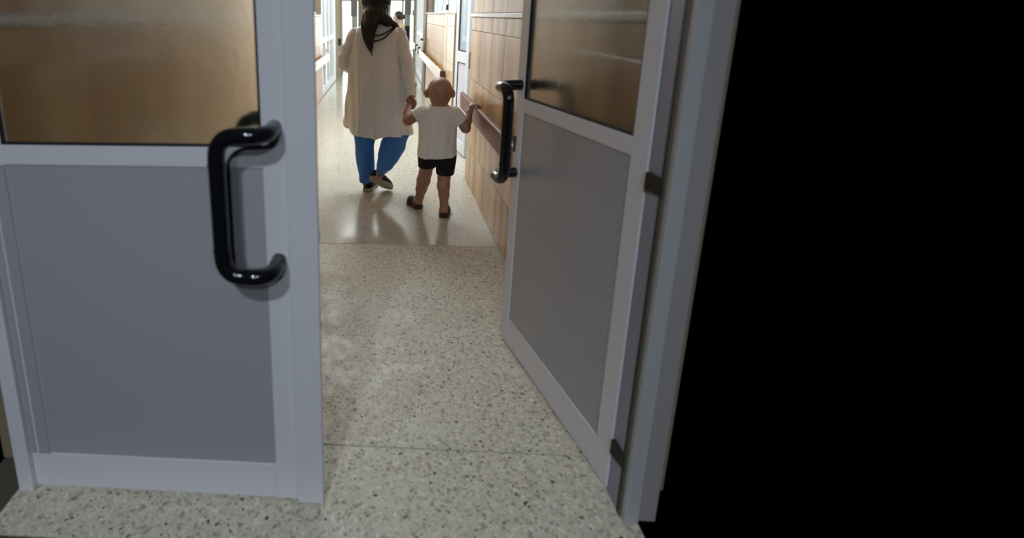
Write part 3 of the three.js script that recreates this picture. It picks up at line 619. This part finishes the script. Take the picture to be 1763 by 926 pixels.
// ---- the adult in the long white coat
{
  const p = thing('person', 'adult in a long white coat and blue trousers leading the child by hand', 'person', [-0.09, 0, -4.30]);
  // body
  const head = blend([ell([-0.072, 1.50, -4.335], [0.077, 0.112, 0.094]), ell([-0.070, 1.44, -4.37], [0.056, 0.062, 0.062]), cap([-0.066, 1.485, -4.425], [-0.066, 1.462, -4.445], 0.011, 0.015), ell([-0.152, 1.475, -4.32], [0.012, 0.03, 0.02]), ell([0.008, 1.475, -4.32], [0.012, 0.03, 0.02])], 0.018);
  const trunk = blend([sections([[1.40, -0.07, -4.325, 0.05, 0.052], [1.33, -0.07, -4.315, 0.055, 0.055], [1.30, -0.07, -4.315, 0.14, 0.07], [1.24, -0.072, -4.315, 0.165, 0.085], [1.05, -0.075, -4.315, 0.14, 0.09], [0.92, -0.07, -4.315, 0.15, 0.10], [0.80, -0.065, -4.315, 0.16, 0.10]]),
    ...chain([[0.105, 1.26, -4.31, 0.045], [0.15, 1.06, -4.28, 0.036], [0.188, 0.90, -4.22, 0.030], [0.200, 0.815, -4.165, 0.023]]),
    ...chain([[-0.25, 1.26, -4.31, 0.045], [-0.325, 1.04, -4.31, 0.034], [-0.285, 1.02, -4.45, 0.028], [-0.20, 1.04, -4.52, 0.022]]),
    ...chain([[-0.14, 0.84, -4.32, 0.085], [-0.158, 0.45, -4.30, 0.055], [-0.150, 0.20, -4.29, 0.045], [-0.145, 0.06, -4.28, 0.032]]),
    ...chain([[0.01, 0.84, -4.33, 0.085], [0.095, 0.47, -4.33, 0.055], [0.02, 0.29, -4.21, 0.044], [-0.028, 0.185, -4.165, 0.030]])], 0.03);
  const neck = cap([-0.072, 1.43, -4.335], [-0.07, 1.30, -4.315], 0.052, 0.058);
  const bodyG = nets((x, y, z) => smin(smin(trunk(x, y, z), neck(x, y, z), 0.03), head(x, y, z), 0.02), [-0.42, 0.01, -4.60], [0.28, 1.64, -4.10], 0.011);
  const handR = hand({
    palm: [[0.200, 0.825, -4.17, 0.022], [0.200, 0.800, -4.155, 0.022], [0.198, 0.775, -4.135, 0.026], [0.194, 0.745, -4.115, 0.025], [0.208, 0.772, -4.128, 0.024], [0.206, 0.742, -4.108, 0.022]],
    fingers: [0, 1, 2, 3].map(i => { const y = 0.788 - 0.0165 * i, k = [0, .004, .002, -.006][i]; return [[0.210, y, -4.120, 0.0105], [0.228 + k, y - 0.003, -4.092, 0.0095], [0.216 + k, y - 0.008, -4.064, 0.0088], [0.188 - k, y - 0.012, -4.056, 0.0078]]; }).concat([[[0.188, 0.800, -4.14, 0.012], [0.166, 0.785, -4.10, 0.010], [0.176, 0.776, -4.072, 0.009], [0.190, 0.772, -4.060, 0.008]]]),
  });
  const handL = hand({ palm: [[-0.21, 1.04, -4.51, 0.022], [-0.17, 1.045, -4.54, 0.025], [-0.14, 1.05, -4.555, 0.022]], fingers: [0, 1, 2, 3].map(i => { const y = 1.075 - 0.017 * i; return [[-0.14, y, -4.555, 0.0095], [-0.11, y, -4.57, 0.009], [-0.09, y - 0.004, -4.555, 0.008]]; }).concat([[[-0.175, 1.065, -4.54, 0.011], [-0.155, 1.09, -4.525, 0.009], [-0.14, 1.098, -4.51, 0.008]]]) });
  part(p, 'body', mergeGeometries([bodyG, handR, handL]), M.skinAdult);
  for (const q of [-1, 1]) part(p, 'eye', new THREE.SphereGeometry(0.011, 12, 8).translate(-0.068 + q * 0.031, 1.492, -4.418), M.blackRubber);
  // hair under the cap, pulled back into a low loose tail over the left of the back
  const hr = blend([ell([-0.074, 1.435, -4.285], [0.100, 0.085, 0.080]), ell([-0.073, 1.49, -4.31], [0.104, 0.09, 0.10]),
    ...chain([[-0.105, 1.41, -4.235, 0.070], [-0.123, 1.34, -4.195, 0.056], [-0.128, 1.27, -4.180, 0.044], [-0.126, 1.215, -4.175, 0.030], [-0.117, 1.17, -4.172, 0.015], [-0.112, 1.145, -4.170, 0.005]]),
    ...chain([[-0.05, 1.41, -4.245, 0.060], [0.01, 1.372, -4.235, 0.038], [0.065, 1.345, -4.235, 0.018], [0.10, 1.330, -4.24, 0.006]])], 0.02);
  const face = ell([-0.07, 1.46, -4.43], [0.075, 0.10, 0.085]);
  const strandy = (x, y, z) => 0.0012 * Math.sin(300 * x + 8 * Math.sin(5 * y));
  const hair = part(p, 'hair', nets((x, y, z) => Math.max(hr(x, y, z) + strandy(x, y, z), -face(x, y, z)), [-0.22, 1.12, -4.45], [0.14, 1.62, -4.10], 0.005), M.hair, 'dark hair in a low loose tail');
  const loops = [[[0.085, 1.335, -4.235], [0.035, 1.29, -4.198], [-0.02, 1.243, -4.178], [-0.085, 1.225, -4.165], [-0.115, 1.24, -4.160]], [[0.075, 1.338, -4.232], [0.02, 1.298, -4.192], [-0.03, 1.272, -4.175], [-0.09, 1.262, -4.160]]];
  loops.forEach((l, i) => part(hair, 'strand', new THREE.TubeGeometry(new THREE.CatmullRomCurve3(l.map(a => V(...a))), 24, i < 2 ? 0.0062 : 0.0036, 7), M.hair));
  const hq = rng(21);
  for (let i = 0; i < 16; i++) { const a = i / 15, w = (a - 0.5) * 2, j = () => (hq() - 0.5) * 0.012; part(hair, 'strand', new THREE.TubeGeometry(new THREE.CatmullRomCurve3([V(-0.095 + 0.075 * w, 1.43, -4.195 - 0.03 * w * w), V(-0.12 + 0.062 * w + j(), 1.345, -4.145 - 0.03 * w * w), V(-0.127 + 0.046 * w + j(), 1.275, -4.138 - 0.02 * w * w), V(-0.124 + 0.028 * w + j(), 1.215, -4.150 - 0.01 * w * w), V(-0.115 + 0.014 * w + j(), 1.165 + 0.02 * hq(), -4.160)]), 20, 0.0042, 6), i % 4 === 1 ? M.hairTip : M.hair); }
  for (const [dx, dy] of [[0, 0], [0.012, 0.03], [-0.014, 0.025], [0.006, -0.012]]) part(hair, 'strand', new THREE.TubeGeometry(new THREE.CatmullRomCurve3([V(-0.122 + dx, 1.25, -4.158), V(-0.118 + dx, 1.20, -4.160), V(-0.110 + dx * 0.6, 1.150 + dy, -4.164), V(-0.104 + dx * 0.3, 1.125 + dy, -4.168)]), 16, 0.005, 6), M.hairTip);
  // cap
  const cp = ell([-0.074, 1.515, -4.325], [0.112, 0.118, 0.118]);
  const cpg = part(p, 'cap', nets((x, y, z) => Math.max(cp(x, y, z) + 0.002 * Math.sin(60 * x + 40 * y), 1.468 - 0.25 * (z + 4.20) - y, (z < -4.40 ? 1.52 - y : -1)), [-0.21, 1.40, -4.47], [0.07, 1.66, -4.18], 0.007), M.cap, 'dark cloth cap');
  const bd = []; for (let i = 0; i <= 24; i++) { const a = Math.PI * (-0.05 + 1.1 * i / 24); bd.push(V(-0.074 + 0.107 * Math.cos(a), 1.4655 - 0.25 * (0.116 * Math.sin(a) - 0.125), -4.325 + 0.113 * Math.sin(a))); }
  part(cpg, 'cap_band', new THREE.TubeGeometry(new THREE.CatmullRomCurve3(bd), 48, 0.0045, 7), M.capBand);
  // coat
  const cb = sections([[1.375, -0.069, -4.318, 0.066, 0.066], [1.345, -0.069, -4.315, 0.10, 0.078], [1.318, -0.067, -4.312, 0.165, 0.092], [1.285, -0.066, -4.31, 0.196, 0.105], [1.22, -0.080, -4.31, 0.196, 0.122], [1.09, -0.085, -4.31, 0.203, 0.130], [0.95, -0.072, -4.31, 0.220, 0.140], [0.86, -0.060, -4.31, 0.238, 0.148], [0.63, -0.050, -4.31, 0.262, 0.166], [0.50, -0.030, -4.31, 0.270, 0.176], [0.40, -0.028, -4.31, 0.272, 0.180]], 2.4);
  const fo = folds(0.0036, 38, 4.2, 0.4), ridge = (x, y, x0, s, w) => Math.exp(-Math.pow((x - x0 - s * (1.0 - y)) / w, 2));
  const sleeveR = blend(chain([[0.095, 1.262, -4.31, 0.068], [0.150, 1.09, -4.285, 0.057], [0.174, 0.955, -4.245, 0.051], [0.194, 0.885, -4.215, 0.048], [0.202, 0.862, -4.205, 0.036]]), 0.012);
  const cuffR = cap([0.203, 0.852, -4.200, 0], [0.203, 0.820, -4.178, 0], 0.0395, 0.0385);
  const sleeveL = blend(chain([[-0.232, 1.258, -4.31, 0.066], [-0.318, 1.10, -4.305, 0.050], [-0.325, 1.035, -4.315, 0.050], [-0.30, 1.01, -4.40, 0.047], [-0.26, 1.02, -4.48, 0.042]]), 0.02);
  const flap = ell([-0.290, 0.555, -4.44], [0.060, 0.075, 0.07]);
  const coat = (x, y, z) => {
    const lowf = Math.max(0, Math.min(1, (1.27 - y) / 0.45));
    let d = cb(x, y, z) + lowf * (fo(x, y, z) * 2.0 - 0.016 * ridge(x, y, -0.105, 0.02, 0.010) - 0.017 * ridge(x, y, -0.02, -0.08, 0.011) - 0.015 * ridge(x, y, -0.215, 0.02, 0.011) - 0.015 * ridge(x, y, 0.09, 0.09, 0.012) - 0.012 * ridge(x, y, -0.15, -0.14, 0.011));
    const hem = 0.478 + 0.012 * Math.sin(17 * x + 0.6) + (x < -0.09 ? 0.012 : 0) + (x > 0.13 ? 0.02 : 0);
    d = smin(d, flap(x, y, z), 0.02);
    d = Math.max(d, hem - y, y - 1.372);
    const wr = 0.0026 * Math.sin(60 * y + 34 * x + 8 * z + 2 * Math.sin(9 * y)) + 0.0018 * Math.sin(105 * y - 50 * x + 3);
    const sr = sleeveR(x, y, z) + wr, sl = sleeveL(x, y, z) + wr, seam = 0.005 * Math.exp(-Math.pow((d - sr) / 0.007, 2)) + 0.005 * Math.exp(-Math.pow((d - sl) / 0.007, 2));
    d = Math.min(d, sr, sl) + seam * Math.max(0, Math.min(1, (y - 0.97) / 0.08)); d = smin(d, cuffR(x, y, z) + wr * 0.6, 0.004);
    return d;
  };
  part(p, 'coat', nets(coat, [-0.44, 0.44, -4.60], [0.30, 1.40, -4.07], 0.0072), M.coat, 'long white cotton coat');
  // trousers
  const fo2 = folds(0.0050, 40, 11, 2.2);
  const legs = blend([...chain([[-0.13, 0.80, -4.31, 0.10], [-0.163, 0.48, -4.30, 0.090], [-0.160, 0.336, -4.30, 0.082], [-0.154, 0.187, -4.295, 0.072], [-0.149, 0.115, -4.288, 0.058], [-0.147, 0.075, -4.282, 0.048]])], 0.01);
  const legs2 = blend([...chain([[0.0, 0.80, -4.31, 0.10], [0.108, 0.50, -4.33, 0.099], [0.074, 0.405, -4.275, 0.097], [0.034, 0.315, -4.22, 0.085], [0.0, 0.250, -4.185, 0.068], [-0.020, 0.212, -4.168, 0.054]])], 0.01);
  part(p, 'trousers', nets((x, y, z) => { let d = smin(legs(x, y, z), legs2(x, y, z), 0.006) + fo2(x, y, z) * 1.2; return Math.max(d, 0.075 - y, (x > -0.09 && y < 0.30 ? (0.186 + 0.42 * (x + 0.03)) - y : -1)); }, [-0.29, 0.03, -4.46], [0.24, 0.88, -4.08], 0.0075), M.blueCotton, 'blue cotton work trousers');
  sneaker(p, [-0.140, 0, -4.245], [0.22, 0, -0.97], [0, 1, 0]);
  sneaker(p, [-0.108, 0.135, -4.165], [0.672, -0.520, -0.545], [0.12, 0.86, -0.45]);
  part(p, 'sock', nets(blend(chain([[-0.022, 0.23, -4.172, 0.034], [-0.030, 0.185, -4.180, 0.033], [-0.042, 0.155, -4.205, 0.032]]), 0.01), [-0.10, 0.10, -4.26], [0.04, 0.28, -4.12], 0.006), M.sock, 'greyish pink sock');
}
// ---- the child
{
  const p = thing('person', 'small bald child in white shirt and black shorts with one hand on the rail', 'person', [0.375, 0, -3.80]);
  const head = blend([ell([0.381, 0.905, -3.80], [0.0855, 0.091, 0.100]), ell([0.382, 0.862, -3.83], [0.066, 0.060, 0.075]), ell([0.382, 0.85, -3.775], [0.060, 0.050, 0.055]), cap([0.384, 0.872, -3.905], [0.384, 0.862, -3.912], 0.008, 0.010), ell([0.384, 0.838, -3.895], [0.024, 0.008, 0.014])], 0.025);
  const ears = [-1, 1].map(q => blend([ell([0.381 + q * 0.093, 0.880, -3.800], [0.015, 0.031, 0.018]), cap([0.381 + q * 0.080, 0.860, -3.81], [0.381 + q * 0.085, 0.87, -3.81], 0.009, 0.009)], 0.008));
  const trunk = blend([cap([0.381, 0.85, -3.795], [0.378, 0.765, -3.795], 0.047, 0.050),
    sections([[0.80, 0.378, -3.795, 0.045, 0.045], [0.765, 0.378, -3.797, 0.085, 0.05], [0.72, 0.378, -3.80, 0.105, 0.062], [0.58, 0.377, -3.80, 0.108, 0.078], [0.48, 0.377, -3.80, 0.108, 0.078], [0.43, 0.377, -3.80, 0.085, 0.06]]),
    ...chain([[0.492, 0.742, -3.80, 0.036], [0.558, 0.652, -3.765, 0.032], [0.566, 0.640, -3.765, 0.031], [0.580, 0.690, -3.80, 0.029], [0.596, 0.745, -3.835, 0.022], [0.604, 0.765, -3.850, 0.021]]),
    ...chain([[0.265, 0.742, -3.81, 0.036], [0.170, 0.688, -3.80, 0.033], [0.160, 0.686, -3.81, 0.032], [0.163, 0.716, -3.93, 0.029], [0.177, 0.745, -4.04, 0.021], [0.184, 0.752, -4.07, 0.020]]),
    ...chain([[0.318, 0.43, -3.80, 0.055], [0.302, 0.290, -3.860, 0.047], [0.290, 0.222, -3.875, 0.050], [0.277, 0.155, -3.885, 0.041], [0.268, 0.095, -3.895, 0.030], [0.260, 0.055, -3.900, 0.030]]),
    ...chain([[0.438, 0.43, -3.80, 0.055], [0.428, 0.290, -3.770, 0.045], [0.424, 0.222, -3.750, 0.045], [0.429, 0.155, -3.742, 0.037], [0.431, 0.092, -3.735, 0.028], [0.432, 0.055, -3.735, 0.030]]),
    ...chain([[0.258, 0.046, -3.895, 0.027], [0.228, 0.040, -3.955, 0.025], [0.205, 0.034, -3.995, 0.020]]), cap([0.214, 0.036, -3.985], [0.238, 0.034, -4.000], 0.014, 0.012),
    ...chain([[0.433, 0.046, -3.725, 0.027], [0.444, 0.040, -3.790, 0.025], [0.452, 0.034, -3.835, 0.020]]), cap([0.440, 0.034, -3.842], [0.464, 0.034, -3.838], 0.013, 0.012)], 0.014);
  const bg = nets((x, y, z) => { let d = smin(trunk(x, y, z), head(x, y, z), 0.03); for (const e of ears) d = smin(d, e(x, y, z), 0.006); return d; }, [0.08, 0.005, -4.11], [0.66, 1.02, -3.66], 0.008);
  const hr = hand({ palm: [[0.602, 0.762, -3.848, 0.020], [0.610, 0.778, -3.856, 0.018], [0.620, 0.790, -3.862, 0.015], [0.612, 0.780, -3.840, 0.016], [0.621, 0.791, -3.842, 0.014]],
    fingers: [0, 1, 2, 3].map(i => { const z = -3.876 + 0.0145 * i, k = [0, .006, .004, -.004][i]; return [[0.620, 0.792, z, 0.0078], [0.640, 0.796 , z - 0.001, 0.0074], [0.660 + k, 0.791, z - 0.001, 0.0068], [0.675 + k * 0.4, 0.774, z, 0.0062]]; }).concat([[[0.606, 0.768, -3.866, 0.009], [0.622, 0.766, -3.886, 0.008], [0.629, 0.778, -3.898, 0.0072], [0.631, 0.788, -3.902, 0.0065]]]) });
  const hl = hand({ palm: [[0.183, 0.750, -4.065, 0.019], [0.189, 0.760, -4.085, 0.018], [0.192, 0.764, -4.094, 0.015]], fingers: [0, 1, 2, 3].map(i => { const y = 0.780 - 0.011 * i; return [[0.192, y - 0.004, -4.092, 0.0072], [0.205, y - 0.004, -4.096, 0.0068], [0.214, y - 0.006, -4.082, 0.0062]]; }).concat([[[0.180, 0.760, -4.072, 0.008], [0.182, 0.779, -4.078, 0.0072], [0.186, 0.790, -4.088, 0.0065]]]) });
  part(p, 'body', mergeGeometries([bg, hr, hl]), M.skinChild);
  for (const q of [-1, 1]) part(p, 'eye', new THREE.SphereGeometry(0.009, 12, 8).translate(0.383 + q * 0.028, 0.887, -3.892), M.blackRubber);
  // shirt
  const sb = sections([[0.812, 0.379, -3.797, 0.056, 0.054], [0.792, 0.379, -3.797, 0.074, 0.060], [0.772, 0.379, -3.798, 0.112, 0.066], [0.745, 0.379, -3.80, 0.130, 0.074], [0.66, 0.372, -3.80, 0.131, 0.088], [0.55, 0.373, -3.80, 0.134, 0.098], [0.46, 0.374, -3.80, 0.141, 0.104], [0.40, 0.374, -3.80, 0.142, 0.105]], 2.5);
  const sR = cap([0.488, 0.742, -3.80], [0.556, 0.655, -3.775], 0.050, 0.050), sL = cap([0.268, 0.746, -3.81], [0.190, 0.692, -3.81], 0.049, 0.047);
  const planeR = (x, y, z) => ((x - 0.538) * 0.60 - (y - 0.684) * 0.80), planeL = (x, y, z) => (-(x - 0.214) * 0.82 - (y - 0.705) * 0.57);
  const fo = folds(0.0032, 52, 8, 1.1);
  const shirt = (x, y, z) => {
    const gather = Math.exp(-Math.pow((x - 0.30) / 0.05, 2) - Math.pow((y - 0.765) / 0.06, 2)) * 0.0045 * Math.sin(330 * (x - 0.30) - 90 * (y - 0.77) * (x - 0.30) * 10);
    let d = sb(x, y, z) + fo(x, y, z) * (0.6 + 0.8 * Math.max(0, (0.72 - y) / 0.3)) + gather - 0.004 * Math.exp(-Math.pow((x - 0.44 - 0.3 * (0.55 - y)) / 0.02, 2)) ;
    d = Math.max(d, 0.432 + 0.05 * (x - 0.36) + 0.35 * Math.max(0, x - 0.47) + 0.2 * Math.max(0, 0.27 - x) - y, y - 0.801);
    d = smin(d, Math.max(sR(x, y, z) + fo(y, x, z) * 0.7, planeR(x, y, z)), 0.016);
    d = smin(d, Math.max(sL(x, y, z) + fo(y, x, z) * 0.7, planeL(x, y, z)), 0.016);
    return d;
  };
  part(p, 'shirt', nets(shirt, [0.12, 0.40, -3.94], [0.64, 0.83, -3.66], 0.0055), M.shirt, 'white short-sleeved shirt');
  // shorts
  const fo3 = folds(0.0016, 70, 20, 3.1);
  const lg = cap([0.318, 0.445, -3.80], [0.301, 0.318, -3.848], 0.080, 0.057), rg = cap([0.437, 0.445, -3.80], [0.437, 0.290, -3.775], 0.080, 0.060);
  part(p, 'shorts', nets((x, y, z) => smin(Math.max(lg(x, y, z) + fo3(x, y, z), 0.336 - y), Math.max(rg(x, y, z) + fo3(x, y, z), 0.302 - y), 0.006), [0.20, 0.27, -3.96], [0.55, 0.56, -3.68], 0.006), M.blackCotton, 'black knee-length shorts');
  // slippers
  const slip = (o, ex, w) => {
    const L = 0.160, outer = ell([0.105, 0.022, 0], [0.075, 0.050, w * 0.60]), inner = ell([0.105, 0.022, 0], [0.071, 0.046, w * 0.60 - 0.004]), lining = ell([0.105, 0.022, 0], [0.067, 0.042, w * 0.60 - 0.008]);
    const s = part(p, 'slipper', placed(solePlate(L, w, 0.020), o, ex, [0, 1, 0]), M.slipperBlack, 'black slipper');
    part(s, 'strap', placed(nets((x, y, z) => Math.max(outer(x, y, z), -inner(x, y, z), 0.016 - y, 0.062 + 0.35 * (y - 0.02) - x, x - 0.145), [0.02, 0.0, -0.07], [0.19, 0.09, 0.07], 0.0035), o, ex, [0, 1, 0]), M.slipperBlack);
    part(s, 'lining', placed(nets((x, y, z) => Math.max(inner(x, y, z), -lining(x, y, z), 0.016 - y, 0.058 + 0.35 * (y - 0.02) - x, x - 0.145), [0.02, 0.0, -0.07], [0.19, 0.09, 0.07], 0.0035), o, ex, [0, 1, 0]), M.slipperRed, 'red lining');
    const ins = solePlate(L * 0.94, w * 0.86, 0.008); ins.translate(0.004, 0.0155, 0);
    part(s, 'insole', placed(ins, o, ex, [0, 1, 0]), M.slipperRed);
    const hb = []; for (let i = 0; i <= 10; i++) { const a = -1.25 + 2.5 * i / 10; hb.push(V(0.034 - 0.036 * Math.cos(a), 0.024, 0.54 * w * Math.sin(a) * 1.0)); }
    part(s, 'heel_rim', placed(new THREE.TubeGeometry(new THREE.CatmullRomCurve3(hb), 20, 0.006, 7), o, ex, [0, 1, 0]), M.slipperBlack);
  };
  slip([0.268, 0, -3.868], [-0.44, 0, -0.90], 0.070);
  slip([0.428, 0, -3.692], [0.17, 0, -0.985], 0.070);
}
// ---- the small woman far down the corridor
{
  const p = thing('person', 'small distant person with dark hair in a bun, beyond the shoulder of the white coat', 'person', [0.27, 0, -11.0]);
  const b = blend([ell([0.235, 1.365, -11.0], [0.085, 0.105, 0.075]), cap([0.150, 1.350, -11.0], [0.146, 1.342, -11.0], 0.012, 0.013), cap([0.255, 1.30, -11.0], [0.27, 1.20, -11.0], 0.05, 0.052),
    sections([[1.22, 0.27, -11.0, 0.06, 0.06], [1.18, 0.27, -11.0, 0.10, 0.15], [1.05, 0.27, -11.0, 0.105, 0.16], [0.90, 0.27, -11.0, 0.11, 0.14], [0.78, 0.27, -11.0, 0.12, 0.16]]),
    ...chain([[0.27, 1.16, -10.84, 0.045], [0.28, 0.92, -10.80, 0.036], [0.16, 0.86, -10.84, 0.026], [0.10, 0.87, -10.86, 0.028]]), ...chain([[0.27, 1.16, -11.16, 0.045], [0.28, 0.92, -11.2, 0.036], [0.16, 0.86, -11.16, 0.026], [0.10, 0.87, -11.14, 0.028]]),
    ...chain([[0.27, 0.78, -10.92, 0.08], [0.26, 0.42, -10.92, 0.055], [0.27, 0.08, -10.92, 0.035], [0.19, 0.03, -10.92, 0.026]]), ...chain([[0.27, 0.78, -11.08, 0.08], [0.28, 0.42, -11.08, 0.055], [0.30, 0.08, -11.08, 0.035], [0.22, 0.03, -11.08, 0.026]])], 0.03);
  part(p, 'body', nets(b, [0.04, 0.0, -11.30], [0.45, 1.50, -10.70], 0.013), M.skinFar);
  const face = ell([0.165, 1.345, -11.0], [0.075, 0.085, 0.09]);
  const h = blend([ell([0.250, 1.385, -11.0], [0.092, 0.100, 0.088]), ell([0.345, 1.372, -11.0], [0.045, 0.042, 0.045])], 0.02);
  part(p, 'hair', nets((x, y, z) => Math.max(h(x, y, z), -face(x, y, z)), [0.10, 1.22, -11.15], [0.43, 1.52, -10.85], 0.009), M.hair, 'dark hair in a bun');
  const top = sections([[1.235, 0.27, -11.0, 0.07, 0.08], [1.19, 0.27, -11.0, 0.115, 0.19], [1.05, 0.27, -11.0, 0.13, 0.20], [0.90, 0.27, -11.0, 0.14, 0.18], [0.70, 0.27, -11.0, 0.15, 0.19]]);
  part(p, 'blouse', nets((x, y, z) => Math.max(top(x, y, z), 0.72 - y, y - 1.235), [0.08, 0.68, -11.28], [0.48, 1.27, -10.72], 0.014), std([0.55, 0.40, 0.22], 0.9), 'yellowish blouse');
  const tr1 = blend([cap([0.27, 0.80, -10.92], [0.27, 0.12, -10.92], 0.10, 0.06), cap([0.27, 0.80, -11.08], [0.29, 0.12, -11.08], 0.10, 0.06)], 0.01);
  part(p, 'trousers', nets((x, y, z) => Math.max(tr1(x, y, z), 0.08 - y, y - 0.86), [0.10, 0.04, -11.25], [0.46, 0.92, -10.75], 0.015), M.blackCotton);
  part(p, 'backpack', rbox(0.375, 0.47, 0.86, 1.20, -11.12, -10.88, 0.03), M.blackCotton, 'dark bag on the back');
}

renderer.render(scene, camera);
